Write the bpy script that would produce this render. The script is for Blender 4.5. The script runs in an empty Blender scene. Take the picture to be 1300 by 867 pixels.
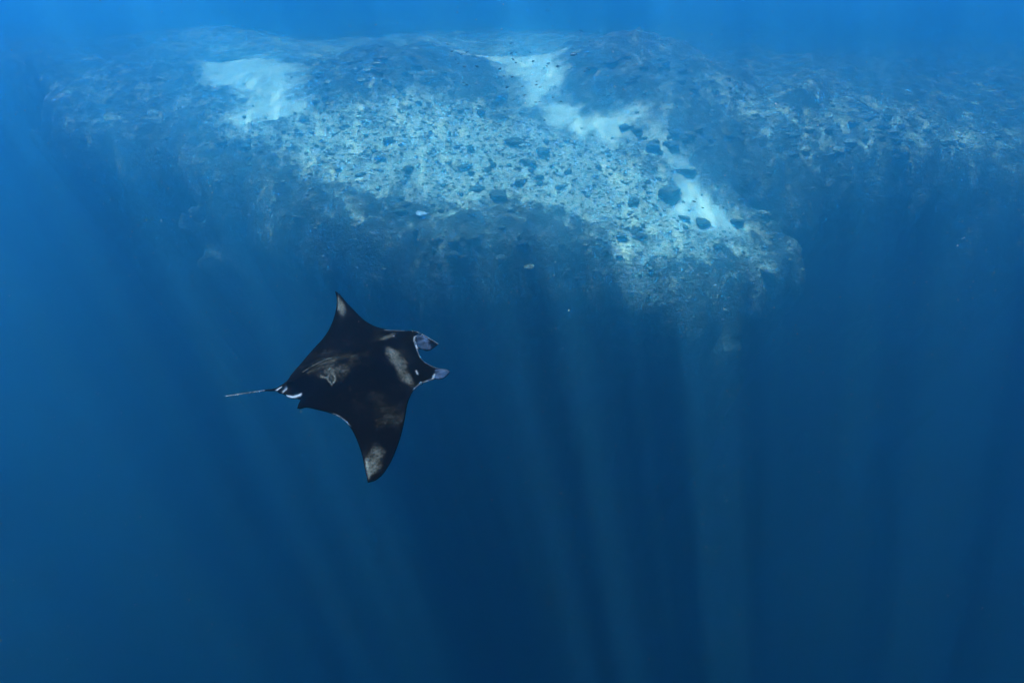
import bpy, bmesh, math, random
import numpy as np
from mathutils import Vector, Matrix, Euler
from mathutils.geometry import delaunay_2d_cdt

random.seed(7)
rng = np.random.default_rng(7)
scene = bpy.context.scene
col = scene.collection
R = math.radians

# ------------------------------------------------------------------ camera
PITCH = R(27.0)
FPX = 24.0 / 36.0 * 1300.0
cam_data = bpy.data.cameras.new("camera")
cam_data.lens = 24.0
cam_data.sensor_width = 36.0
cam_data.clip_start = 0.05
cam_data.clip_end = 2000.0
cam = bpy.data.objects.new("camera", cam_data)
cam.location = (0, 0, 0)
cam.rotation_euler = (R(90) - PITCH, 0, 0)
col.objects.link(cam)
scene.camera = cam

# ------------------------------------------------------------------ light
LIGHT = Vector((0.19, 0.033, -0.982)).normalized()     # travel direction of the sunlight
SUN_EL = math.asin(-LIGHT.z)
SUN_AZ = math.atan2(-LIGHT.x, -LIGHT.y)
world = bpy.data.worlds.new("World")
scene.world = world
world.use_nodes = True
wn = world.node_tree.nodes
bg = wn["Background"]
sky_tex = wn.new("ShaderNodeTexSky")
sky_tex.sky_type = 'NISHITA'
sky_tex.sun_disc = False
sky_tex.sun_elevation = SUN_EL
sky_tex.sun_rotation = SUN_AZ
world.node_tree.links.new(sky_tex.outputs[0], bg.inputs[0])
bg.inputs[1].default_value = 0.05
sun_data = bpy.data.lights.new("sun", 'SUN')
sun_data.energy = 5.0
sun_data.angle = R(0.5)
sun_data.color = (1.0, 0.97, 0.92)
sun = bpy.data.objects.new("sun", sun_data)
sun.rotation_euler = LIGHT.to_track_quat('-Z', 'Y').to_euler()
sun.location = (0, 0, 60)
col.objects.link(sun)

scene.view_settings.view_transform = 'Standard'
scene.view_settings.look = 'None'
scene.view_settings.gamma = 1.0
scene.view_settings.exposure = 3.66
cy = scene.cycles
cy.use_denoising = True
cy.denoiser = 'OPENIMAGEDENOISE'
cy.max_bounces = 5
cy.diffuse_bounces = 1
cy.glossy_bounces = 1
cy.transmission_bounces = 1
cy.volume_bounces = 2
cy.transparent_max_bounces = 8
cy.use_adaptive_sampling = False
cy.sample_clamp_indirect = 4.0

SURF_Z = 7.5
DEEP_Z = -78.0
EXT = 300.0

# ------------------------------------------------------------------ helpers
def tag(o, label=None, cat=None, group=None, kind=None):
    if label: o["label"] = label
    if cat: o["category"] = cat
    if group: o["group"] = group
    if kind: o["kind"] = kind
    return o

def new_mesh(name, verts, faces, mat=None, smooth=True):
    me = bpy.data.meshes.new(name)
    me.from_pydata([tuple(map(float, v)) for v in verts], [], [tuple(map(int, f)) for f in faces])
    me.update()
    if smooth:
        me.polygons.foreach_set("use_smooth", [True] * len(me.polygons))
    if mat: me.materials.append(mat)
    return me

def fast_mesh(name, V, Q, mat=None):
    """numpy grid mesh: V (n,3), Q (m,k)"""
    me = bpy.data.meshes.new(name)
    k = Q.shape[1]
    me.vertices.add(len(V)); me.vertices.foreach_set("co", V.astype(np.float32).ravel())
    me.loops.add(Q.size); me.loops.foreach_set("vertex_index", Q.astype(np.int32).ravel())
    me.polygons.add(len(Q))
    me.polygons.foreach_set("loop_start", np.arange(0, Q.size, k, dtype=np.int32))
    me.polygons.foreach_set("use_smooth", np.ones(len(Q), dtype=bool))
    me.update(calc_edges=True); me.validate()
    if mat: me.materials.append(mat)
    return me

def attr(me, name, arr):
    a = me.attributes.new(name, 'FLOAT', 'POINT')
    a.data.foreach_set("value", np.asarray(arr, np.float32))

def link(name, me, parent=None):
    o = bpy.data.objects.new(name, me)
    col.objects.link(o)
    if parent: o.parent = parent
    return o

def sstep(a, b, x):
    t = np.clip((x - a) / (b - a), 0, 1)
    return t * t * (3 - 2 * t)

# gradient noise --------------------------------------------------------
_perm = rng.permutation(512)
_grad = rng.normal(size=(512, 2)); _grad /= np.linalg.norm(_grad, axis=1)[:, None]
def gnoise(x, y):
    xi = np.floor(x).astype(int); yi = np.floor(y).astype(int)
    xf = x - xi; yf = y - yi
    def g(ix, iy, dx, dy):
        h = _perm[(_perm[ix & 511] + iy) & 511]
        return _grad[h, 0] * dx + _grad[h, 1] * dy
    u = xf ** 3 * (xf * (xf * 6 - 15) + 10); v = yf ** 3 * (yf * (yf * 6 - 15) + 10)
    a = g(xi, yi, xf, yf); b = g(xi + 1, yi, xf - 1, yf)
    c = g(xi, yi + 1, xf, yf - 1); d = g(xi + 1, yi + 1, xf - 1, yf - 1)
    return (a * (1 - u) + b * u) * (1 - v) + (c * (1 - u) + d * u) * v
def fbm(x, y, s, oct=4, gain=0.5):
    r = 0; a = 1
    for k in range(oct):
        r = r + a * gnoise(x / s + 17.3 * k, y / s - 9.1 * k); s *= 0.5; a *= gain
    return r

# photograph geometry: direction of a photo pixel -------------------------
FWD = np.array([0, math.cos(PITCH), -math.sin(PITCH)])
UP = np.array([0, math.sin(PITCH), math.cos(PITCH)])
def ray(u, v):
    d = np.array([(u - 650) / FPX, 0, 0]) + UP * (-(v - 433.5) / FPX) + FWD
    return d / np.linalg.norm(d)

# ------------------------------------------------------------------ sea bed shape
UNDERCUT = 0.6
SL, Y0, Z0, YC = 0.52, 28.0, -11.0, 43.5
def base(y):
    return Z0 + SL * (y - Y0)
SOFT = 3.5
def profile(y):
    """the slope rises to about YC and then levels out into a long shallow plateau"""
    return base(y) - SL * SOFT * np.logaddexp(0, np.minimum(y - YC, 400) / SOFT)
def on_slope(u, v):
    d = ray(u, v)
    t = np.linspace(8, 130, 4000)
    below = d[2] * t < profile(d[1] * t)
    i = int(np.argmax(below)) if below.any() else 2600
    return (d * t[i])[:2]
def slope_poly(pts):
    return np.array([on_slope(*p) for p in pts])
def poly_sd(P, x, y):
    """signed distance to polygon, negative inside"""
    shp = x.shape; x = x.ravel(); y = y.ravel()
    d = np.full(x.shape, 1e18); s = np.ones(x.shape)
    n = len(P); j = n - 1
    for i in range(n):
        ex, ey = P[j] - P[i]
        wx = x - P[i, 0]; wy = y - P[i, 1]
        t = np.clip((wx * ex + wy * ey) / (ex * ex + ey * ey + 1e-12), 0, 1)
        bx = wx - ex * t; by = wy - ey * t
        d = np.minimum(d, bx * bx + by * by)
        c1 = y >= P[i, 1]; c2 = y < P[j, 1]; c3 = ex * wy > ey * wx
        flip = (c1 & c2 & c3) | (~c1 & ~c2 & ~c3)
        s = np.where(flip, -s, s); j = i
    return (s * np.sqrt(d)).reshape(shp)

RIM = np.vstack([slope_poly([(10, 75), (40, 110), (90, 150), (170, 190), (270, 240), (400, 300), (540, 335),
                             (680, 340), (790, 358), (870, 374), (945, 366), (1000, 340), (1012, 302), (978, 270),
                             (930, 256), (1000, 236), (1100, 226), (1200, 226), (1320, 228), (1430, 200), (1470, 130)]),
                 np.array([[62, 66], [120, 260], [-120, 260], [-50, 66]])])
SAND_L = slope_poly([(240, 78), (330, 62), (388, 84), (388, 128), (402, 158), (340, 166), (283, 160), (306, 130), (258, 106)])
SAND_B = slope_poly([(520, 66), (600, 70), (700, 68), (722, 104), (704, 138), (742, 168), (796, 190), (834, 214), (866, 238),
                     (846, 244), (800, 222), (742, 206), (700, 186), (680, 164), (652, 150), (650, 120), (622, 96), (560, 80)])
SAND_C = slope_poly([(856, 236), (880, 244), (905, 262), (940, 284), (962, 294), (905, 302), (862, 296), (830, 276), (850, 264)])
SAND_FAR = np.array([[-17, 45.5], [-8, 46.5], [2, 46], [8, 47], [11, 54], [9, 58], [-12, 60], [-24, 56], [-24, 50]])
PALE = slope_poly([(240, 168), (400, 160), (480, 142), (600, 140), (660, 156), (760, 196), (850, 236), (950, 284),
                   (962, 318), (900, 332), (842, 374), (778, 326), (700, 296), (560, 290), (430, 262), (330, 205)])
PALE_R = slope_poly([(925, 135), (1010, 155), (1130, 150), (1290, 178), (1300, 212), (1150, 205), (1000, 196), (915, 186)])
PALE_L = slope_poly([(60, 105), (240, 92), (300, 168), (150, 150)])
CHUTE = slope_poly([(760, 300), (812, 310), (856, 374), (836, 394), (792, 350)])
SPOT = slope_poly([(945, 332), (985, 330), (988, 350), (960, 356)])

MOUNDS = []   # (x, y, rx, ry, height)
for u, v, rx, ry, h in [(510, 112, 5.0, 5.0, 1.8), (800, 110, 4.4, 5.2, 2.4), (985, 150, 8.0, 4.0, 1.2),
                        (840, 205, 3.0, 3.2, 1.2), (600, 225, 7.0, 4.0, 0.6), (640, 318, 5.0, 2.6, 0.9), (1200, 170, 8, 4, .6)]:
    p = on_slope(u, v); MOUNDS.append((p[0], p[1], rx, ry, h))

def sand_mask(x, y):
    w = fbm(x, y, 2.6, 5, 0.65) * 1.25
    m = 0
    for P, s in ((SAND_L, 0.9), (SAND_B, 0.75), (SAND_C, 0.5), (SAND_FAR, 2.4)):
        m = np.maximum(m, (0.40 if P is SAND_FAR else 1.0) * (1 - sstep(-1.7 * s, 1.2 * s, poly_sd(P, x, y) + w * min(1, s))))
    return m
def pale_mask(x, y):
    w = fbm(x, y, 4.0, 3) * 2.2
    m = 1 - sstep(-2.4, 1.0, poly_sd(PALE, x, y) + w * 0.6)
    m = np.maximum(m, 0.50 * (1 - sstep(-2.0, 2.0, poly_sd(PALE_R, x, y) + w)))
    m = np.maximum(m, 0.36 * (1 - sstep(-2.5, 3.0, poly_sd(PALE_L, x, y) + w)))
    m = np.maximum(m, 0.9 * (1 - sstep(-0.5, 0.5, poly_sd(CHUTE, x, y) + w * 0.25)))
    m = np.maximum(m, 0.8 * (1 - sstep(-0.4, 0.4, poly_sd(SPOT, x, y) + w * 0.2)))
    return m

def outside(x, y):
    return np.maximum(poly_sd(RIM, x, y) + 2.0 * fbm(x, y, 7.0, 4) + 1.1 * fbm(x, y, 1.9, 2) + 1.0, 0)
def height(x, y, detail=True, sand=None):
    z = profile(y) + sstep(YC, YC + 8, y) * (1.3 * fbm(x, y, 16.0, 3) - 0.5)
    z = z - 0.03 * np.clip(x - 6, 0, 60) * sstep(28, 42, y)
    for mx, my, rx, ry, h in MOUNDS:
        z = z + h * np.exp(-(((x - mx) / rx) ** 2 + ((y - my) / ry) ** 2))
    if sand is None: sand = sand_mask(x, y)
    rough = 1 - 0.93 * sand
    z = z + rough * (0.55 * fbm(x, y, 5.0, 2) - 0.28 * sand)
    out = outside(x, y)
    drop = 7.0 * (np.sqrt(out ** 2 + 1.8 ** 2) - 1.8)
    z = z - drop
    if detail:
        b1 = fbm(x, y, 1.7, 3); b2 = gnoise(x / 0.62 + 40, y / 0.62); b3 = gnoise(x / 0.3, y / 0.3 + 70)
        z = z + rough * (0.42 * np.abs(b1) + 0.20 * np.maximum(b2, -0.1) + 0.075 * b3)
    else:
        z = z + rough * 0.15
    lim = DEEP_Z + 3.0 * fbm(x, y, 30.0, 3)
    return np.where(z < lim + 12, lim + 12 * np.exp((z - lim - 12) / 12), z)

def hit(u, v, t0=12.0, t1=95.0, n=900):
    d = ray(u, v)
    t = np.linspace(t0, t1, n)
    p = d[None] * t[:, None]
    below = p[:, 2] < height(p[:, 0], p[:, 1], False)
    if not below.any(): return None
    i = int(np.argmax(below))
    return p[i]

# ------------------------------------------------------------------ materials
def mat_new(name):
    m = bpy.data.materials.new(name); m.use_nodes = True
    nt = m.node_tree; nt.nodes.clear()
    out = nt.nodes.new("ShaderNodeOutputMaterial")
    return m, nt, out
def N(nt, t, **kw):
    n = nt.nodes.new(t)
    for k, v in kw.items(): setattr(n, k, v)
    return n
def noise(nt, co, scale, detail=4, rough=0.55, dist=0.0):
    n = N(nt, "ShaderNodeTexNoise"); n.inputs["Scale"].default_value = scale
    n.inputs["Detail"].default_value = detail; n.inputs["Roughness"].default_value = rough
    n.inputs["Distortion"].default_value = dist
    nt.links.new(co, n.inputs["Vector"]); return n.outputs["Fac"]
def maprange(nt, val, a, b, c=0.0, d=1.0, smooth=True):
    n = N(nt, "ShaderNodeMapRange"); n.interpolation_type = 'SMOOTHSTEP' if smooth else 'LINEAR'
    for i, x in zip((1, 2, 3, 4), (a, b, c, d)): n.inputs[i].default_value = x
    nt.links.new(val, n.inputs[0]); return n.outputs[0]
def math_(nt, op, a, b=None, clamp=False):
    n = N(nt, "ShaderNodeMath", operation=op); n.use_clamp = clamp
    for i, x in enumerate((a, b)):
        if x is None: continue
        if isinstance(x, (int, float)): n.inputs[i].default_value = x
        else: nt.links.new(x, n.inputs[i])
    return n.outputs[0]
def mixc(nt, fac, a, b):
    n = N(nt, "ShaderNodeMix", data_type='RGBA')
    if isinstance(fac, (int, float)): n.inputs[0].default_value = fac
    else: nt.links.new(fac, n.inputs[0])
    for i, x in ((6, a), (7, b)):
        if isinstance(x, tuple): n.inputs[i].default_value = (*x, 1)
        else: nt.links.new(x, n.inputs[i])
    return n.outputs[2]
def attrn(nt, name):
    n = N(nt, "ShaderNodeAttribute", attribute_name=name); return n.outputs["Fac"]

def seabed_material():
    m, nt, out = mat_new("seabed")
    co = N(nt, "ShaderNodeTexCoord").outputs["Object"]
    sand = attrn(nt, "sand"); pale = attrn(nt, "pale"); bump_h = attrn(nt, "lump")
    n1 = noise(nt, co, 0.75, 7, 0.68, 0.6)
    n2 = noise(nt, co, 1.9, 7, 0.70, 0.5)
    n3 = noise(nt, co, 6.0, 4, 0.6)
    mixn = math_(nt, 'ADD', math_(nt, 'MULTIPLY', n1, 0.46), math_(nt, 'ADD', math_(nt, 'MULTIPLY', n2, 0.46), math_(nt, 'MULTIPLY', n3, 0.20)))
    v = math_(nt, 'ADD', math_(nt, 'SUBTRACT', mixn, 0.56), math_(nt, 'MULTIPLY', math_(nt, 'SUBTRACT', pale, 0.60), 0.24))
    v = math_(nt, 'SUBTRACT', v, math_(nt, 'MULTIPLY', bump_h, 0.10))
    fac = maprange(nt, v, -0.10, 0.145)
    tint = noise(nt, co, 0.9, 3)
    dark = mixc(nt, maprange(nt, tint, 0.35, 0.65), (0.018, 0.022, 0.019), (0.042, 0.041, 0.032))
    light = mixc(nt, maprange(nt, n3, 0.35, 0.7), (0.26, 0.255, 0.20), (0.42, 0.405, 0.32))
    c = mixc(nt, fac, dark, light)
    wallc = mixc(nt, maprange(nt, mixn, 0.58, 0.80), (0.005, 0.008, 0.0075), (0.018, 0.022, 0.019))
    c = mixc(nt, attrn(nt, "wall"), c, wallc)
    sandc = mixc(nt, maprange(nt, mixn, 0.46, 0.68), (0.30, 0.285, 0.235), (0.42, 0.40, 0.33))
    sfac = maprange(nt, math_(nt, 'ADD', sand, math_(nt, 'MULTIPLY', math_(nt, 'SUBTRACT', math_(nt, 'ADD', math_(nt, 'MULTIPLY', n2, 0.6), math_(nt, 'MULTIPLY', n1, 0.4)), 0.5), 2.4)), 0.0, 0.95)
    c = mixc(nt, sfac, c, sandc)
    b = N(nt, "ShaderNodeBsdfPrincipled")
    nt.links.new(c, b.inputs["Base Color"])
    b.inputs["Roughness"].default_value = 0.95
    b.inputs["Specular IOR Level"].default_value = 0.1
    bp = N(nt, "ShaderNodeBump"); bp.inputs["Strength"].default_value = 0.8; bp.inputs["Distance"].default_value = 0.25
    nt.links.new(math_(nt, 'MULTIPLY', math_(nt, 'ADD', n2, n3), math_(nt, 'SUBTRACT', 1.0, math_(nt, 'MULTIPLY', sfac, 0.85))), bp.inputs["Height"])
    nt.links.new(bp.outputs[0], b.inputs["Normal"])
    nt.links.new(b.outputs[0], out.inputs[0])
    return m

# ------------------------------------------------------------------ sea bed mesh
def spaced(a, b, step, lo, hi, grow=1.13):
    mid = list(np.arange(a, b + step * .5, step))
    left = []; s = step; p = a
    while p > lo: s *= grow; p -= s; left.append(max(p, lo))
    right = []; s = step; p = mid[-1]
    while p < hi: s *= grow; p += s; right.append(min(p, hi))
    return np.array(left[::-1] + mid + right)
LIMX = EXT - 12
xs = spaced(-38, 40, 0.125, -LIMX, LIMX)
ys = spaced(20, 64, 0.125, -LIMX, LIMX)
GX, GY = np.meshgrid(xs, ys)
S = sand_mask(GX, GY)
PL = pale_mask(GX, GY)
H = height(GX, GY, True, S)
Hs = height(GX, GY, False, S)
nx, ny = len(xs), len(ys)
idx = np.arange(nx * ny).reshape(ny, nx)
Q = np.stack([idx[:-1, :-1], idx[:-1, 1:], idx[1:, 1:], idx[1:, :-1]], -1).reshape(-1, 4)
depth_below = np.maximum(base(np.minimum(GY, YC)) - H - 1.8, 0)     # the wall is undercut below the rim
tox, toy = 3.0 - GX, 50.0 - GY
tod = np.hypot(tox, toy) + 1e-6
sh = np.minimum(UNDERCUT * depth_below, np.maximum(tod - 6, 0) * 0.8) * (1 - sstep(90, 260, tod))
PX, PY = GX + tox / tod * sh, GY + toy / tod * sh
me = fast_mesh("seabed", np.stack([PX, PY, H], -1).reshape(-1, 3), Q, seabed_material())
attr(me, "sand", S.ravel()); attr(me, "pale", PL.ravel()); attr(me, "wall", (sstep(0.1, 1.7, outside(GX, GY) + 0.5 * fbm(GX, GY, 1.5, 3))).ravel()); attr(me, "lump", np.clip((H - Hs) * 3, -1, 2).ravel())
seabed = link("seabed", me)
tag(seabed, "reef slope of pale rubble and sand with a dark drop-off", kind="structure")

# ------------------------------------------------------------------ water surface
EVEN_LIGHT = 0.58  # even transmission that replaces most of the beam pattern over the reef
def surface_material():
    m, nt, out = mat_new("water_surface")
    co = N(nt, "ShaderNodeTexCoord").outputs["Object"]
    mp = N(nt, "ShaderNodeMapping"); nt.links.new(co, mp.inputs[0])
    mp.inputs["Scale"].default_value = (1.0, 0.4, 1.0)
    mp.inputs["Location"].default_value = (51.0, -13.0, 11.0)
    mp.inputs["Rotation"].default_value = (0, 0, R(-6))
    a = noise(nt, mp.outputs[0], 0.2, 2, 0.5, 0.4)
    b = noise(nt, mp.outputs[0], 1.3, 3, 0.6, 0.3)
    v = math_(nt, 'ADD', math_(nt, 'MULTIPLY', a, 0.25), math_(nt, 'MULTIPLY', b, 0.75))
    f = maprange(nt, v, 0.50, 0.63, 0.32, 4.5)  # sunbeams put into the transparency as a pattern of bright and dim
    cm = N(nt, "ShaderNodeMix"); nt.links.new(attrn(nt, "beam_mix"), cm.inputs[0])     # painted beams at full strength off the reef, muted over it
    cm.inputs[2].default_value = EVEN_LIGHT; nt.links.new(f, cm.inputs[3]); f = cm.outputs[0]
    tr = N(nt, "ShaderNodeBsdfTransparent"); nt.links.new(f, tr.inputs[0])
    gl = N(nt, "ShaderNodeBsdfGlossy"); gl.inputs["Roughness"].default_value = 0.25
    gl.inputs[0].default_value = (0.5, 0.7, 0.85, 1)
    mx = N(nt, "ShaderNodeMixShader"); mx.inputs[0].default_value = 0.04
    nt.links.new(tr.outputs[0], mx.inputs[1]); nt.links.new(gl.outputs[0], mx.inputs[2])
    nt.links.new(mx.outputs[0], out.inputs[0])
    return m
sx = spaced(-60, 70, 1.0, -LIMX, LIMX)
WX, WY = np.meshgrid(sx, sx)
WZ = SURF_Z + 0.22 * fbm(WX, WY, 9.0, 2)
idx = np.arange(WX.size).reshape(WX.shape)
Q = np.stack([idx[:-1, :-1], idx[:-1, 1:], idx[1:, 1:], idx[1:, :-1]], -1).reshape(-1, 4)
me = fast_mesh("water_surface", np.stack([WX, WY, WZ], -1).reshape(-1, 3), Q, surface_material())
attr(me, "beam_mix", (0.14 + 0.86 * sstep(0, 9, poly_sd(RIM, WX, WY) + 3 * fbm(WX, WY, 12.0, 2))).ravel())  # added envelope that keeps the strong beams away from the reef
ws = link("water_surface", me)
tag(ws, "rippled water surface overhead", kind="structure")

# ------------------------------------------------------------------ the water itself (closed box of even density)
def haze_material():
    m, nt, out = mat_new("haze")
    v = N(nt, "ShaderNodeVolumePrincipled")
    v.inputs["Density"].default_value = 0.080
    v.inputs["Color"].default_value = (0.048, 0.305, 0.58, 1)
    v.inputs["Absorption Color"].default_value = (0.065, 0.26, 0.5, 1)
    v.inputs["Anisotropy"].default_value = 0.915
    nt.links.new(v.outputs[0], out.inputs["Volume"])
    return m
bz0, bz1 = float(H.min()) - 1.0, SURF_Z + 0.8
hv = [(sx_ * EXT, sy_ * EXT, z_) for z_ in (bz0, bz1) for sy_ in (-1, 1) for sx_ in (-1, 1)]
hf = [(0, 2, 3, 1), (4, 5, 7, 6), (0, 1, 5, 4), (2, 6, 7, 3), (0, 4, 6, 2), (1, 3, 7, 5)]
hz = link("haze", new_mesh("haze", hv, hf, haze_material(), smooth=False))
tag(hz, "clear blue sea water filling the whole view", kind="stuff")

# ------------------------------------------------------------------ manta ray
def frame(a, pt, roll):
    X = np.array([math.cos(pt) * math.cos(a), math.cos(pt) * math.sin(a), math.sin(pt)])
    Y = np.cross([0, 0, 1], X); Y /= np.linalg.norm(Y); Z = np.cross(X, Y)
    c, s = math.cos(roll), math.sin(roll)
    return np.array([X, c * Y + s * Z, -s * Y + c * Z])
MSIZE = 0.7                                    # wing span about 1.45 m (1 = a two metre span)
MC5 = ray(443, 474) * 5.0
MC = MC5 * MSIZE                               # where it swims
MM = frame(R(15), R(9), R(13))
DROOP = 0.06
def to_body(u, v):
    """plan position on the drooping wing sheet of the manta"""
    d = MM @ ray(u, v); o = MM @ (-MC5)
    A = DROOP * d[1] ** 2; B = d[2] + 2 * DROOP * o[1] * d[1]; C = o[2] + DROOP * o[1] ** 2
    D = math.sqrt(max(B * B - 4 * A * C, 0))
    t = min(((-B + s * D) / (2 * A) for s in (1, -1)), key=lambda q: abs(q - 5))
    p = o + t * d
    return p[:2]
def bp(pts): return np.array([to_body(*p) for p in pts])

OUT = [(425.0, 368.6), (431.5, 373.5), (441, 385.5), (453.5, 398.5), (463, 407), (473, 413), (483, 416.5), (492.5, 418.8), (502, 419.2), (513, 419.6),
       (521, 419.9), (528.4, 420.3), (535.3, 423.6), (540.5, 426.6), (546, 430), (552, 433.4), (557, 437), (552.5, 440.8), (546, 445),
       (541, 445.8), (535.5, 443.6), (530.2, 443.4), (531.2, 447.4), (534.2, 454.5), (537, 457.8), (541, 461), (551, 466), (558.8, 468.3),
       (567.7, 469), (571.5, 471.7), (569.6, 474.8), (564.5, 480), (558.8, 481.8), (552.5, 481.2), (548.6, 482.6), (541, 485),
       (533.4, 487.7), (525.8, 494.5), (520.7, 502.8), (516.6, 515), (514.6, 528), (511.9, 543.7), (508.4, 557), (503.8, 569.6),
       (498.6, 581.5), (492.5, 592), (487.5, 599.5), (482, 605.4), (475.5, 609.8), (466.7, 612.3), (465.2, 605), (463.6, 597), (460.8, 582.5), (457.8, 571),
       (453.7, 560), (450, 551.5), (445.7, 543.9), (440.5, 537.4), (434.4, 532), (429, 528.6), (422.5, 526), (413.6, 522.8), (401, 519.8),
       (394, 518.0), (388, 517.2), (382, 519.2), (377.2, 518.4), (379, 512.5), (381.5, 507.6), (376, 506.2), (371.7, 506.4), (364.5, 504.4),
       (359.8, 500.2), (355, 499.6), (351.2, 496.6), (335, 496.6), (315, 499.3), (286, 503.1), (286, 502.6), (315, 497.9), (335, 494.8),
       (350, 492.9), (357.8, 488.5), (365.4, 482.6), (370.4, 474.3), (381.9, 461.6), (389, 453), (395.8, 445.2), (402.5, 438), (408.8, 431.4), (416, 421),
       (421, 411), (424.5, 402), (427.3, 392), (428, 384), (427.6, 377.5)]
SP = 0.0075
def resample(P, sp):
    r = []
    for i in range(len(P)):
        a, b = P[i], P[(i + 1) % len(P)]
        n = max(1, int(round(np.linalg.norm(b - a) / sp)))
        r += [a + (b - a) * k / n for k in range(n)]
    return np.array(r)
def smooth_closed(P, keep):
    """chaikin-like rounding of the outline that leaves the marked sharp corners alone"""
    Q = []
    n = len(P)
    for i in range(n):
        if i in keep: Q.append(P[i]); continue
        Q.append(0.25 * P[i - 1] + 0.75 * P[i] if (i - 1) % n not in keep else 0.15 * P[i - 1] + 0.85 * P[i])
        Q.append(0.25 * P[(i + 1) % n] + 0.75 * P[i] if (i + 1) % n not in keep else 0.15 * P[(i + 1) % n] + 0.85 * P[i])
    return np.array(Q)
sharp = {i for i, p in enumerate(OUT) if p in {(425.0, 368.6), (557, 437), (530.2, 443.4), (571.5, 471.7), (466.7, 612.3), (377.2, 518.4),
         (286, 503.1), (286, 502.6), (351.2, 496.6), (350, 492.9), (381.5, 507.6), (335, 496.6), (315, 499.3), (315, 497.9), (335, 494.8)}}
OB0 = smooth_closed(bp(OUT), sharp)
OB = resample(OB0, SP)
x0, y0 = OB.min(0); x1, y1 = OB.max(0)
gx, gy = np.meshgrid(np.arange(x0, x1, SP), np.arange(y0, y1, SP * 0.866))
gx = gx + (np.arange(gx.shape[0]) % 2)[:, None] * SP * 0.5
gp = np.stack([gx.ravel(), gy.ravel()], 1)
sd = poly_sd(OB0, gp[:, 0], gp[:, 1])
gp = gp[sd < -SP * 0.6]
pts2 = np.vstack([OB, gp])
nb = len(OB)
res = delaunay_2d_cdt([Vector(p) for p in pts2], [(i, (i + 1) % nb) for i in range(nb)], [], 1, 1e-7)
P2 = np.array([[v.x, v.y] for v in res[0]])
TRI = np.array([list(f) for f in res[2] if len(f) == 3])
isb = np.zeros(len(P2), bool)
for i, orig in enumerate(res[3]):
    if any(o < nb for o in orig): isb[i] = True
e = np.where(isb, 0, np.maximum(-poly_sd(OB0, P2[:, 0], P2[:, 1]), 0))
X2, Y2 = P2[:, 0], P2[:, 1]

def seg_dist(pts, P):
    B = bp(pts); d = np.full(len(P), 1e9)
    for a, b in zip(B[:-1], B[1:]):
        ab = b - a; t = np.clip(((P - a) @ ab) / (ab @ ab + 1e-12), 0, 1)
        d = np.minimum(d, np.linalg.norm(P - a - t[:, None] * ab, axis=1))
    return d
def region(pts, soft):
    return 1 - sstep(-soft, soft, poly_sd(bp(pts), X2, Y2))
PXL = 0.0058                                       # one photo pixel at five metres
def line(pts, w): return np.exp(-(seg_dist(pts, P2) / (w * PXL)) ** 2)

lobe_far = region([(528, 427), (536, 423), (546, 429), (560, 437), (546, 447), (535, 445), (528, 441)], 0.012)
lobe_near = region([(550, 467), (568, 466), (575, 472), (565, 483), (551, 484), (553, 475)], 0.012)
bodyr = np.exp(-(Y2 / 0.17) ** 2) * sstep(-0.62, -0.1, X2) * (1 - 0.45 * sstep(0.25, 0.6, X2))
shoulder = np.exp(-((np.abs(Y2) - 0.17) / 0.09) ** 2 - ((X2 - 0.33) / 0.16) ** 2)
spine = np.exp(-(Y2 / 0.03) ** 2) * sstep(-0.55, -0.35, X2) * (1 - sstep(-0.1, 0.2, X2))
dfin = np.exp(-((X2 + 0.43) / 0.05) ** 2 - ((Y2 - 0.0) / 0.012) ** 2)
T = 0.016 * (1 - np.exp(-e / 0.04)) + 0.115 * bodyr * (1 - np.exp(-e / 0.10)) + 0.018 * shoulder * (1 - np.exp(-e / 0.04)) \
    + 0.012 * spine * (1 - np.exp(-e / 0.05)) + 0.045 * dfin * (1 - np.exp(-e / 0.03))
tailw = 1 - sstep(-0.56, -0.52, X2)
T = np.where(tailw > 0.5, np.minimum(T, np.maximum(e, 0)), T)
mid = -DROOP * Y2 ** 2
ripple = 0.006 * np.sin(Y2 * 9 + X2 * 5) * sstep(0.25, 0.9, np.abs(Y2))
top = np.stack([X2, Y2, mid + T + ripple], 1)
bot = np.stack([X2, Y2, mid - 0.75 * T + ripple], 1)
W = np.vstack([top, bot])
Wd = (W @ MM) * MSIZE + MC                                   # to the world
# the head lobes curl down and away below the mouth corners
vw = Wd / np.linalg.norm(Wd, axis=1)[:, None]
curl = np.tile(lobe_far * sstep(0.0, 0.05, e + 0.02) * 0.05 + lobe_near * 0.05 * sstep(0.57, 0.70, X2), 2)
Wd = Wd + vw * curl[:, None] * MSIZE
nP = len(P2)
remap = np.arange(2 * nP); remap[nP:][isb] = np.arange(nP)[isb]
tri_b = remap[TRI[:, ::-1] + nP]
FT = np.vstack([TRI, tri_b])
a_, b_, c_ = (Wd[TRI[:, k]] for k in range(3))
if np.mean(np.sum(np.cross(b_ - a_, c_ - a_) * MM[2], 1)) < 0: FT = FT[:, ::-1]
used = np.unique(FT); inv = np.zeros(2 * nP, int); inv[used] = np.arange(len(used))

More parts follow.
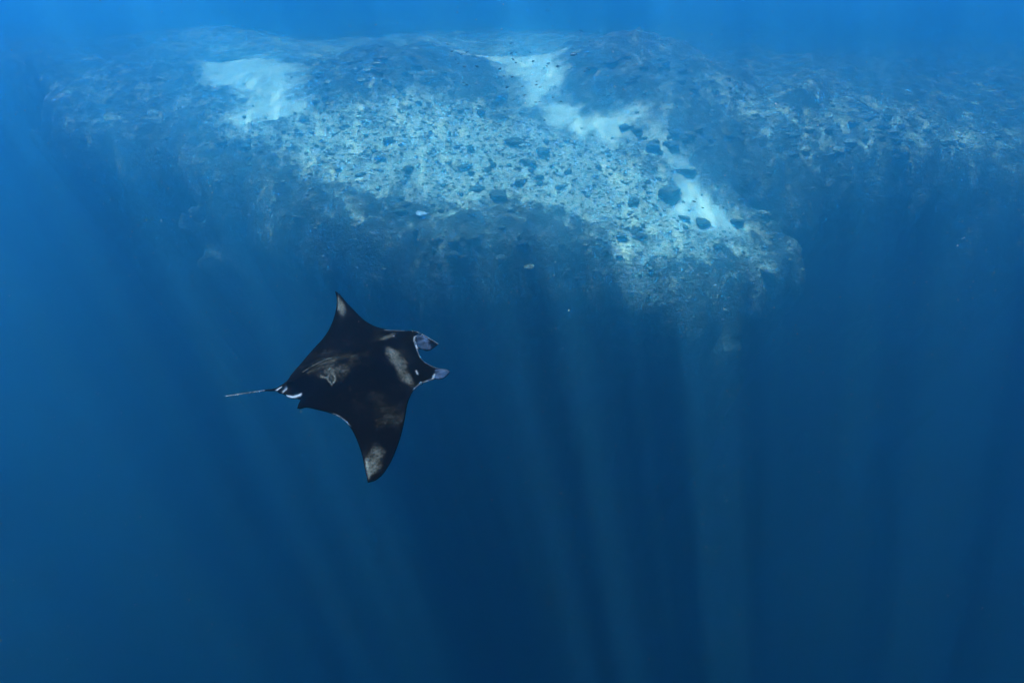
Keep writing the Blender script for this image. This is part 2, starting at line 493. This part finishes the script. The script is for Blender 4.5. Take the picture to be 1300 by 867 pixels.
# skin marks, with edge highlights and lobe shade painted in -------------------------------------------------------------
nz2 = fbm(X2, Y2, 0.35, 6, 0.62); nz = fbm(X2, Y2, 0.10, 4); nf = fbm(X2, Y2, 0.03, 3)
grey = np.zeros(nP)
def blob(cx, cy, rx, ry, ang, k, ragged=0.35):
    global grey
    B = to_body(cx, cy); ax = to_body(cx + rx * math.cos(R(ang)), cy + rx * math.sin(R(ang))) - B
    ay = to_body(cx - ry * math.sin(R(ang)), cy + ry * math.cos(R(ang))) - B
    inv2 = np.linalg.inv(np.stack([ax, ay], 1)); q = (P2 - B) @ inv2.T
    r = np.sqrt((q ** 2).sum(1)) + ragged * nz
    grey = np.maximum(grey, k * (1 - sstep(0.1, 1.35, r)))
def stroke(pts, w, k, rough=0.0):
    global grey
    grey = np.maximum(grey, k * line(pts, w) * np.clip(1 + rough * nf * 2.5, 0, 1.4))
blob(433, 387, 17, 6.5, 78, 0.80, 0.2); stroke([(429.5, 376), (430.5, 386), (430.5, 394)], 2.0, 0.95)
blob(475, 589, 25, 13, 105, 0.55, 0.5); stroke([(465.5, 584), (467.5, 597), (468.5, 607)], 2.6, 0.95, 0.2); blob(470, 598, 13, 6, 100, 0.60, 0.4)
blob(508, 471, 23, 11.0, 50, 0.60, 0.5); blob(502, 463, 12, 8, 40, 0.70, 0.5); blob(518, 485, 11, 7, 20, 0.62, 0.5)
blob(494, 431, 14, 5, -35, 0.40); blob(500.5, 430, 4.5, 2.2, 70, 0.62)
blob(425, 473, 42, 13, -22, 0.26, 0.6); blob(430, 484, 34, 9, -5, 0.26, 0.6); blob(455, 470, 30, 18, -20, 0.14, 0.8)
stroke([(388, 479.2), (399, 475), (410, 469.5), (423, 463)], 1.5, 0.75, 0.4); stroke([(396, 485), (410, 483.5), (424, 481.5)], 2.6, 0.34)
blob(423, 491.5, 10, 4.5, 10, 0.34, 0.9)
stroke([(412, 490), (419, 492), (424, 488), (431, 487)], 1.0, 0.85, 1.0); stroke([(420, 492), (424, 497), (430, 492), (428, 488)], 1.0, 0.85, 1.0)
stroke([(477.5, 521), (478.8, 529), (478.2, 537), (479.8, 545), (480.6, 551)], 0.7, 0.17, 1.0); stroke([(465.5, 531), (467, 541), (469, 551)], 0.6, 0.13, 1.0)
for _ in range(34):                                # fine old scratches
    a0 = (random.uniform(395, 505), random.uniform(430, 560)); th = random.gauss(1.2, 0.9); ln = random.uniform(4, 15)
    stroke([a0, (a0[0] + ln * 0.5 * math.cos(th) + random.uniform(-1, 1), a0[1] + ln * 0.5 * math.sin(th)), (a0[0] + ln * math.cos(th), a0[1] + ln * math.sin(th))], 0.6, random.uniform(0.10, 0.24), 1.2)
stroke([(436, 509), (450, 505), (466, 500)], 0.6, 0.18, 1.0)
grey = np.maximum(grey * 0.80 - 0.05, 0) + 0.13 * np.clip(nz2 + 0.12, 0, 1)
edge_dark = sstep(0.0, 0.018, e)                   # thin dark margin round the wings
lead = seg_dist([(425, 369), (431.5, 373.5), (441, 385.5), (453, 398)], P2)
lead2 = seg_dist([(466.7, 612), (482, 605.4), (492.5, 592), (503.8, 569.6), (512, 543)], P2)
grey = grey * (0.35 + 0.65 * edge_dark) * (0.25 + 0.75 * sstep(0.015, 0.05, lead)) * (0.2 + 0.8 * sstep(0.012, 0.05, lead2))
white = np.zeros(nP)  # pale margins: partly the white underside, partly sunlit edges painted in
def wline(pts, w, k, rough=0.0):
    global white
    white = np.maximum(white, k * line(pts, w) * np.clip(1 + rough * nf * 3, 0, 1.3))
wline([(364.5, 503.4), (372, 505), (383, 503.2)], 1.0, 0.9); wline([(350.5, 496.5), (354.5, 494.6), (359, 493.4)], 0.8, 0.9); wline([(359.5, 498.6), (365.5, 496.6)], 0.8, 0.7)
wline([(423, 526.4), (430, 529.5), (437, 534.5), (443.5, 541.5)], 1.0, 0.5, 1.0)  # speckled highlights painted along the trailing edge
wline([(536.5, 425.2), (531, 427.2), (527.6, 431.5), (527.2, 437), (529.4, 442.6), (531.6, 447.6), (534.4, 454.4)], 0.75, 0.85)
wline([(534.4, 454.4), (541, 461), (551, 466), (560, 468.3), (569, 470)], 0.7, 0.42)
wline([(528.4, 420.6), (535.3, 423.9), (546, 430.3), (556, 436.6)], 0.75, 0.45)
wline([(489, 419.6), (500, 419.6), (513, 420.2)], 0.8, 0.22)
wline([(526, 494.5), (533.4, 487.9), (541, 485), (549, 482.3), (552, 477)], 1.0, 0.50)
wline([(529.5, 475.5), (531, 478)], 0.8, 0.5)  # small glint near the eye, painted white
wline([(335, 496), (315, 498.6), (286, 502.8)], 0.8, 0.4)
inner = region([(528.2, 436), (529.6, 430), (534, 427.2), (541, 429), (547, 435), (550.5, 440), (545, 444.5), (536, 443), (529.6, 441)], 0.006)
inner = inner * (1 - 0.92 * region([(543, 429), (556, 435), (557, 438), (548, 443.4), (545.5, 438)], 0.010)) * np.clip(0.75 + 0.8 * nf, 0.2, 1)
lobe_shade = inner.copy()
lobe_shade = np.maximum(lobe_shade, region([(552.5, 471), (560, 469.6), (567.7, 469.4), (571.5, 471.7), (564.5, 480), (558.8, 481.8), (551.5, 481.2), (553.5, 476)], 0.006))

def manta_material():
    m, nt, out = mat_new("manta_skin")
    co = N(nt, "ShaderNodeTexCoord").outputs["Object"]
    g = attrn(nt, "grey"); w = attrn(nt, "white")
    n = noise(nt, co, 26, 5, 0.65); n_ = noise(nt, co, 90, 3, 0.6)
    gg = math_(nt, 'MULTIPLY', g, maprange(nt, n, 0.25, 0.75, 0.55, 1.35))
    gg = math_(nt, 'MULTIPLY', gg, maprange(nt, n_, 0.3, 0.7, 0.45, 1.55))
    c = mixc(nt, maprange(nt, gg, 0.0, 0.26), (0.0014, 0.0009, 0.0006), (0.0125, 0.0098, 0.0074))     # black to brown, then pale grey
    c = mixc(nt, maprange(nt, gg, 0.16, 1.05, smooth=False), c, (0.074, 0.070, 0.062))
    c = mixc(nt, w, c, (0.24, 0.25, 0.28))
    c = mixc(nt, attrn(nt, 'lobe_shade'), c, mixc(nt, maprange(nt, n, 0.3, 0.7), (0.004, 0.006, 0.011), (0.027, 0.037, 0.063)))  # blue ambient shade of the lobes mixed into the skin colour
    b = N(nt, "ShaderNodeBsdfPrincipled")
    nt.links.new(c, b.inputs["Base Color"]); b.inputs["Roughness"].default_value = 0.62
    b.inputs["Specular IOR Level"].default_value = 0.0
    bpn = N(nt, "ShaderNodeBump"); bpn.inputs["Strength"].default_value = 0.25; bpn.inputs["Distance"].default_value = 0.01
    nt.links.new(n, bpn.inputs["Height"]); nt.links.new(bpn.outputs[0], b.inputs["Normal"])
    nt.links.new(b.outputs[0], out.inputs[0]); return m
skin = manta_material()
origin = MC.copy()
me = fast_mesh("manta_ray", Wd[used] - origin, inv[FT], skin)
belly = np.where(isb, 0.0, 0.75)
attr(me, "grey", np.concatenate([grey, grey * 0])[used])
attr(me, "lobe_shade", np.clip(np.concatenate([lobe_shade, lobe_shade]), 0, 1)[used] * (1 - np.clip(np.concatenate([white, white]), 0, 1)[used])); attr(me, "white", np.clip(np.concatenate([white, np.maximum(belly, white)]), 0, 1)[used])
manta = link("manta_ray", me)
manta.location = origin
tag(manta, "black manta ray with pale wing tips gliding below the reef, open mouth to the right", "manta ray")
def blob_mesh(name, r, mat, sub=2):
    bm = bmesh.new(); bmesh.ops.create_icosphere(bm, subdivisions=sub, radius=r)
    me = bpy.data.meshes.new(name); bm.to_mesh(me); bm.free(); me.materials.append(mat)
    me.polygons.foreach_set("use_smooth", [True] * len(me.polygons)); return me
def plain(name, colr, rough=0.6, spec=0.2):
    m, nt, out = mat_new(name)
    co = N(nt, "ShaderNodeTexCoord").outputs["Object"]
    n = noise(nt, co, 7, 4)
    c = mixc(nt, maprange(nt, n, 0.3, 0.7), tuple(x * 0.6 for x in colr), tuple(min(1, x * 1.35) for x in colr))
    b = N(nt, "ShaderNodeBsdfPrincipled"); nt.links.new(c, b.inputs["Base Color"])
    b.inputs["Roughness"].default_value = rough; b.inputs["Specular IOR Level"].default_value = spec
    nt.links.new(b.outputs[0], out.inputs[0]); return m
eye_me = blob_mesh("eye", 0.010, plain("eye", (0.004, 0.004, 0.004), 0.25, 0.4))
for px in ((534.5, 485.6), (524, 421.0)):
    b2 = to_body(*px)
    ey = link("eye", eye_me, manta)
    ey.location = Vector((np.array([b2[0], b2[1], -DROOP * b2[1] ** 2 - 0.006]) @ MM) * MSIZE)

# ------------------------------------------------------------------ coral heads and rubble
def coral_material(name, dark, light, k):
    m, nt, out = mat_new(name)
    co = N(nt, "ShaderNodeTexCoord").outputs["Object"]
    n = noise(nt, co, 2.6, 5, 0.65, 0.4); n2 = noise(nt, co, 9, 3)
    c = mixc(nt, maprange(nt, math_(nt, 'ADD', math_(nt, 'MULTIPLY', n, 0.6), math_(nt, 'MULTIPLY', n2, 0.4)), k, k + 0.16), dark, light)
    b = N(nt, "ShaderNodeBsdfPrincipled"); nt.links.new(c, b.inputs["Base Color"])
    b.inputs["Roughness"].default_value = 0.95; b.inputs["Specular IOR Level"].default_value = 0.1
    bpn = N(nt, "ShaderNodeBump"); bpn.inputs["Strength"].default_value = 0.9; bpn.inputs["Distance"].default_value = 0.12
    nt.links.new(n2, bpn.inputs["Height"]); nt.links.new(bpn.outputs[0], b.inputs["Normal"])
    nt.links.new(b.outputs[0], out.inputs[0]); return m
CDARK = coral_material("dark_coral", (0.040, 0.044, 0.036), (0.20, 0.19, 0.145), 0.51)
CBROWN = coral_material("brown_coral", (0.040, 0.038, 0.030), (0.22, 0.21, 0.155), 0.52)
CPALE = coral_material("pale_coral", (0.10, 0.10, 0.085), (0.44, 0.42, 0.35), 0.46)
CBLUE = coral_material("lilac_coral", (0.22, 0.26, 0.36), (0.48, 0.54, 0.68), 0.42)
def coral_mesh(seed, mat, flat, knob):
    r = np.random.default_rng(seed)
    bm = bmesh.new(); bmesh.ops.create_icosphere(bm, subdivisions=4, radius=1.0)
    dirs = r.normal(size=(26, 3)); dirs /= np.linalg.norm(dirs, axis=1)[:, None]
    amp = r.uniform(-0.08, 0.34, 26) * knob; wid = r.uniform(6, 45, 26)
    for v in bm.verts:
        n = np.array(v.co)
        f = 0.74 + (amp * np.exp(wid * (dirs @ n - 1))).sum() + 0.07 * math.sin(9 * n[0] + seed) * math.sin(8 * n[1]) * math.sin(10 * n[2] + 1)
        v.co = Vector((n[0] * f, n[1] * f, n[2] * f * flat))
    me = bpy.data.meshes.new("coral_head"); bm.to_mesh(me); bm.free()
    me.polygons.foreach_set("use_smooth", [True] * len(me.polygons)); me.materials.append(mat); return me
PLACES = {"the large low coral mass": (632, 250), "the round coral amid the slope": (606, 239), "the pale blue plate": (535, 273),
          "the head of the sand channel": (640, 78), "the left sand patch": (335, 115), "the lower sand tongue": (900, 278),
          "the right mound's top": (800, 72), "the left mound's top": (510, 68), "the whitish right shoulder lump": (972, 343),
          "the sand channel's bend": (690, 165), "the lone pale wall lump": (672, 342), "the big coral below the right mound": (830, 190),
          "the right spur's middle": (1110, 172), "the far right reef end": (1285, 195)}
BIG_FISH = {"the largest fish": (728.5, 69.5), "the plump second fish": (708.5, 84.5), "the bigger left mound fish": (605.5, 84.5)}
DIRS = ["right of", "below and right of", "below", "below and left of", "left of", "above and left of", "above", "above and right of"]
ORD = ["nearest", "second nearest", "third nearest", "fourth nearest", "fifth nearest", "sixth nearest", "seventh nearest", "eighth nearest",
       "ninth nearest", "tenth nearest"]
def name_by_place(items, places):
    """items: (object, u, v, words); the label tells which one by the nearest landmark, the side of it and the rank outward"""
    buckets = {}
    for o, u, v, words in items:
        nm = min(places, key=lambda n: math.hypot(places[n][0] - u, places[n][1] - v))
        du, dv = u - places[nm][0], v - places[nm][1]
        k = int(round(math.atan2(dv, du) / (math.pi / 4))) % 8
        buckets.setdefault((nm, k, words), []).append((math.hypot(du, dv), o))
    for (nm, k, words), L in buckets.items():
        L.sort(key=lambda q: q[0])
        for i, (_, o) in enumerate(L):
            o["label"] = "%s, %s %s %s" % (words, ORD[min(i, 9)], DIRS[k], nm)
SCATTERED = []; SCHOOL = []
PROTO = {'d': [coral_mesh(s, CDARK, f, 1.0) for s, f in ((1, .8), (2, .62), (3, .7))],
         'b': [coral_mesh(s, CBROWN, f, 1.1) for s, f in ((4, .75), (5, .55), (6, .7))],
         'p': [coral_mesh(s, CPALE, f, 1.0) for s, f in ((7, .5), (8, .65))],
         'l': [coral_mesh(9, CBLUE, .45, 1.2)]}
def coral(u, v, size_px, kind, label, group=None, tall=1.0):
    p = hit(u, v)
    if p is None: return None
    dist = np.linalg.norm(p)
    r_ = size_px / FPX * dist * 0.5
    o = link("coral_head", random.choice(PROTO[kind]))
    z = float(height(np.array([p[0]]), np.array([p[1]]), True)[0])
    o.location = (p[0], p[1], z + r_ * 0.18)
    o.rotation_euler = (random.uniform(-.2, .2), random.uniform(-.2, .2), random.uniform(0, 6.28))
    o.scale = (r_ * random.uniform(.8, 1.3), r_ * random.uniform(.8, 1.3), r_ * tall * random.uniform(.45, .85))
    tag(o, label, "coral", group)
    return o
coral(847, 247, 26, 'd', "round dark coral head at the left edge of the lower white sand tongue", tall=1.1)
coral(868, 279, 19, 'd', "bushy dark coral standing out on the lower white sand tongue")
coral(892, 284, 18, 'd', "low dark coral lying on the right half of the lower sand tongue")
coral(935, 284, 18, 'd', "dark coral head at the right tip of the lower white sand tongue")
coral(386, 151, 15, 'd', "oval dark coral at the lower right corner of the left sand patch")
coral(712, 236, 17, 'd', "dark coral knob on the rubble just below the pale sand channel")
coral(606, 239, 18, 'd', "dark round coral head in the middle of the pale rubble slope")
coral(655, 182, 22, 'd', "wide dark coral at the left edge of the sand channel bend")
coral(688, 193, 20, 'd', "broad dark coral on the left bank of the middle sand channel")
coral(632, 250, 30, 'd', "largest dark coral mass low on the pale rubble slope")
coral(535, 273, 16, 'l', "pale blue coral plate at the foot of the rubble slope")
coral(972, 343, 20, 'p', "whitish coral lump on the dark right shoulder of the drop-off")
coral(970, 272, 17, 'p', "pale round coral beside the right tip of the sand tongue")
coral(672, 342, 15, 'p', "pale coral lump alone on the dark front wall")
coral(830, 190, 24, 'd', "big dark coral at the foot of the right mound")
coral(872, 218, 22, 'p', "pale coral clump below the right mound above the sand tongue")
def inside(P, u, v):
    p = on_slope(u, v); return poly_sd(P, np.array([p[0]]), np.array([p[1]]))[0] < 0
def scatter(n, poly, kinds, size, label, group, avoid=True):
    U = [p[0] for p in poly]; V = [p[1] for p in poly]
    PP = np.array(poly, float); k = 0; tries = 0
    while k < n and tries < n * 20:
        tries += 1
        if k % 4 == 0 or tries % 9 == 0: cu, cv = random.uniform(min(U), max(U)), random.uniform(min(V), max(V))     # clusters
        u = random.gauss(cu, 20); v = random.gauss(cv, 9)
        if poly_sd(PP, np.array([u]), np.array([v]))[0] > 0: continue
        if avoid and any(inside(P, u, v) for P in (SAND_L, SAND_B, SAND_C, SAND_FAR)): continue
        kd = random.choice(kinds)
        o = coral(u, v, size[0] + (size[1] - size[0]) * random.random() ** 1.7, kd, label, group); k += 1
        if o: SCATTERED.append((o, u, v, {'d': "dark coral head", 'b': "brownish coral head", 'p': "pale coral lump"}[kd]))
scatter(90, [(250, 172), (400, 165), (480, 150), (650, 160), (850, 240), (940, 300), (840, 360), (700, 290), (430, 262), (330, 205)], 'ddb', (5, 17),
        "small dark coral head scattered over the pale rubble slope", "coral heads on the rubble slope")
scatter(26, [(440, 280), (690, 300), (780, 330), (830, 390), (900, 345), (950, 330), (940, 380), (820, 400), (520, 330)], 'dbb', (8, 16),
        "brownish coral lump along the rim of the drop-off", "coral lumps along the rim")
scatter(40, [(395, 75), (500, 62), (600, 75), (645, 110), (640, 145), (480, 138), (400, 140)], 'dbp', (8, 14),
        "dim coral head on the dark rounded mound left of the sand channel", "coral heads on the left mound")
scatter(40, [(730, 85), (800, 66), (890, 90), (930, 180), (840, 200), (760, 150)], 'ddb', (8, 16),
        "dim coral head on the dark mound right of the sand channel", "coral heads on the right mound")
scatter(34, [(930, 130), (1130, 145), (1290, 175), (1280, 210), (1000, 205)], 'bpd', (8, 17),
        "hazy coral lump on the far right spur of the reef", "coral lumps on the right spur")

name_by_place(SCATTERED, PLACES)

# rubble: one object, far too many bits to count
n_r = 15000
rx = rng.uniform(-24, 32, n_r * 3); ry = rng.uniform(23, 46, n_r * 3)
pm = pale_mask(rx, ry); sm = sand_mask(rx, ry); ou = outside(rx, ry)
keep = (rng.random(n_r * 3) < np.clip(0.15 + pm, 0, 1)) & (sm < 0.25 + 0.8 * rng.random(n_r * 3) ** 2) & (ou < 0.9)
rx, ry = rx[keep][:n_r], ry[keep][:n_r]
rz = height(rx, ry, True)
bm = bmesh.new(); bmesh.ops.create_icosphere(bm, subdivisions=1, radius=1.0)
tv = np.array([v.co[:] for v in bm.verts]); tf = np.array([[v.index for v in f.verts] for f in bm.faces]); bm.free()
n_r = len(rx)
sz = 0.03 + 0.085 * rng.random(n_r) ** 3
nt_ = len(tv)
jit = 1 + 0.35 * rng.normal(size=(n_r, nt_, 1)) * 0.8
scl = np.stack([rng.uniform(.7, 1.5, n_r), rng.uniform(.7, 1.5, n_r), rng.uniform(.4, .9, n_r)], 1)
V = tv[None] * jit * (sz[:, None] * scl)[:, None, :] + np.stack([rx, ry, rz + sz * 0.15], 1)[:, None, :]
Fr = (tf[None] + (np.arange(n_r) * nt_)[:, None, None]).reshape(-1, 3)
def rubble_material():
    m, nt, out = mat_new("coral_rubble")
    d = attrn(nt, "tone")
    c = mixc(nt, d, (0.09, 0.092, 0.072), (0.27, 0.262, 0.20))
    b = N(nt, "ShaderNodeBsdfPrincipled"); nt.links.new(c, b.inputs["Base Color"]); b.inputs["Roughness"].default_value = 0.95
    b.inputs["Specular IOR Level"].default_value = 0.1
    nt.links.new(b.outputs[0], out.inputs[0]); return m
me = fast_mesh("coral_rubble", V.reshape(-1, 3), Fr, rubble_material())
tone = np.clip(rng.random(n_r) ** 1.3 * (0.10 + 0.92 * pale_mask(rx, ry)), 0, 1)
attr(me, "tone", np.repeat(tone, nt_))
tag(link("coral_rubble", me), "broken bits of coral rubble littering the reef slope", kind="stuff")

# ------------------------------------------------------------------ fish
def fish_mesh(name, mat, depth=0.30):
    """one closed body with tail, dorsal and anal fins; length 1 along +X"""
    bm = bmesh.new()
    prof = [(0.50, .03), (0.44, .10), (0.32, .17), (0.15, .21), (-0.05, .19), (-0.20, .12), (-0.30, .055)]
    rings = []
    for x, h in prof:
        ring = []
        for k in range(10):
            a = 2 * math.pi * k / 10
            ring.append(bm.verts.new((x, 0.42 * h * math.cos(a), h * depth / 0.2 * 0.62 * math.sin(a) * (1.0 if math.sin(a) > 0 else 0.9))))
        rings.append(ring)
    for a, b in zip(rings[:-1], rings[1:]):
        for k in range(10): bm.faces.new((a[k], a[(k + 1) % 10], b[(k + 1) % 10], b[k]))
    bm.faces.new(rings[0][::-1])
    last = rings[-1]
    bm.faces.new(last)
    def fin(outline):
        up = [bm.verts.new((x, 0.010, z)) for x, z in outline]; dn = [bm.verts.new((x, -0.010, z)) for x, z in outline]
        bm.faces.new(up); bm.faces.new(dn[::-1]); n = len(up)
        for k in range(n): bm.faces.new((up[k], dn[k], dn[(k + 1) % n], up[(k + 1) % n]))
    d = depth / 0.3
    fin([(-0.26, .03 * d), (-0.50, .17 * d), (-0.43, 0), (-0.50, -.17 * d), (-0.26, -.03 * d)])
    fin([(0.22, .15 * d), (0.05, .25 * d), (-0.20, .16 * d), (-0.22, .06 * d)])
    fin([(-0.02, -.15 * d), (-0.12, -.23 * d), (-0.22, -.06 * d)])
    bmesh.ops.recalc_face_normals(bm, faces=bm.faces[:])
    me = bpy.data.meshes.new(name); bm.to_mesh(me); bm.free(); me.materials.append(mat); return me
FISH = fish_mesh("reef_fish", plain("fish_dark", (0.012, 0.013, 0.016)), 0.34)
FISH2 = fish_mesh("reef_fish", plain("fish_grey", (0.022, 0.024, 0.028)), 0.26)
def fish(u, v, px, label, group=None, back=0.45, me=None):
    p = hit(u, v)
    d = min(np.linalg.norm(p) * back if p is not None else 46.0, 50.0)
    o = link("reef_fish", me or random.choice((FISH, FISH2)))
    o.location = ray(u, v) * d
    L = px / FPX * d
    o.scale = (L, L, L)
    o.rotation_euler = (random.uniform(-.1, .1), random.uniform(-.1, .45), random.choice((0, math.pi)) + random.uniform(-.5, .5))
    tag(o, label, "fish", group)
    if group: SCHOOL.append((o, u, v, "tiny dark fish"))
    return o
fish(728.5, 69.5, 8.5, "largest dark fish, between the sand channel head and the right mound", me=FISH)
fish(708.5, 84.5, 6, "plump dark fish just below and left of the largest fish", me=FISH)
fish(695.5, 14, 7, "lone dark fish high in open blue water above the reef", me=FISH, back=0.4)
fish(737.5, 39.5, 5, "lone small fish in blue water above the right mound", back=0.45)
fish(605.5, 84.5, 5.5, "dark fish in front of the upper edge of the left mound, bigger than its neighbours", me=FISH)
fish(881, 256, 5.5, "fish low over the top of the lower white sand tongue")
fish(892, 264, 4.5, "small pale edged fish over the middle of the lower sand tongue")
for u, v, s in [(696, 81, 4.2), (677, 78, 4), (650, 67.5, 4.6), (655.5, 67, 3.2), (649.5, 55, 4.6), (651, 75.5, 4), (666, 121, 4.2),
                (652, 127.5, 3.6), (681, 108, 4.2), (685.5, 111, 3.4), (663.5, 110, 3.6), (680, 130, 4), (685.5, 129.5, 3.4), (712, 129, 3.6),
                (644, 111, 5), (639.5, 97, 3.6), (650.5, 98, 4), (634.5, 88, 4.4), (691.5, 153, 3.4), (681, 104, 3.0), (655, 80, 3.2),
                (673, 67, 3.2), (702, 124, 3.2), (694, 84, 3)]:
    fish(u, v, s, "tiny dark fish in the loose school over the pale sand channel", "school of fish over the sand channel")
for u, v, s in [(586, 69.5, 4.6), (593, 66.5, 4), (582, 81, 4), (589.5, 85, 4.6), (578.5, 76, 3.4), (574, 65.5, 4), (568, 56.6, 3.2), (588.5, 105, 3.6), (592.5, 108, 4)]:
    fish(u, v, s, "tiny dark fish near the top of the left coral mound", "fish over the left mound")
for u, v, s in [(742.5, 91, 3.6), (748, 89, 3.4), (745, 87, 3)]:
    fish(u, v, s, "tiny fish close to the left side of the right mound", "fish beside the right mound")

name_by_place(SCHOOL, BIG_FISH)

# ------------------------------------------------------------------ drifting particles in the water
n_s = 16000
t_ = 2.6 + 13 * rng.random(n_s) ** 0.6
dx = rng.uniform(-1.15, 1.15, n_s); dz = rng.uniform(-1.3, 0.6, n_s)
C_ = np.stack([dx * t_, t_, dz * t_], 1)
ov = np.array([(1, 0, 0), (-1, 0, 0), (0, 1, 0), (0, -1, 0), (0, 0, 1), (0, 0, -1)], float)
of = np.array([(0, 2, 4), (2, 1, 4), (1, 3, 4), (3, 0, 4), (2, 0, 5), (1, 2, 5), (3, 1, 5), (0, 3, 5)])
sz = rng.uniform(0.0007, 0.0024, n_s) * (1 + t_ * 0.12)
V = ov[None] * sz[:, None, None] * rng.uniform(.6, 1.4, (n_s, 6, 1)) + C_[:, None, :]
me = fast_mesh("plankton", V.reshape(-1, 3), (of[None] + (np.arange(n_s) * 6)[:, None, None]).reshape(-1, 3), plain("plankton", (0.20, 0.20, 0.19)))
tag(link("plankton", me), "fine pale specks drifting in the blue water", kind="stuff")
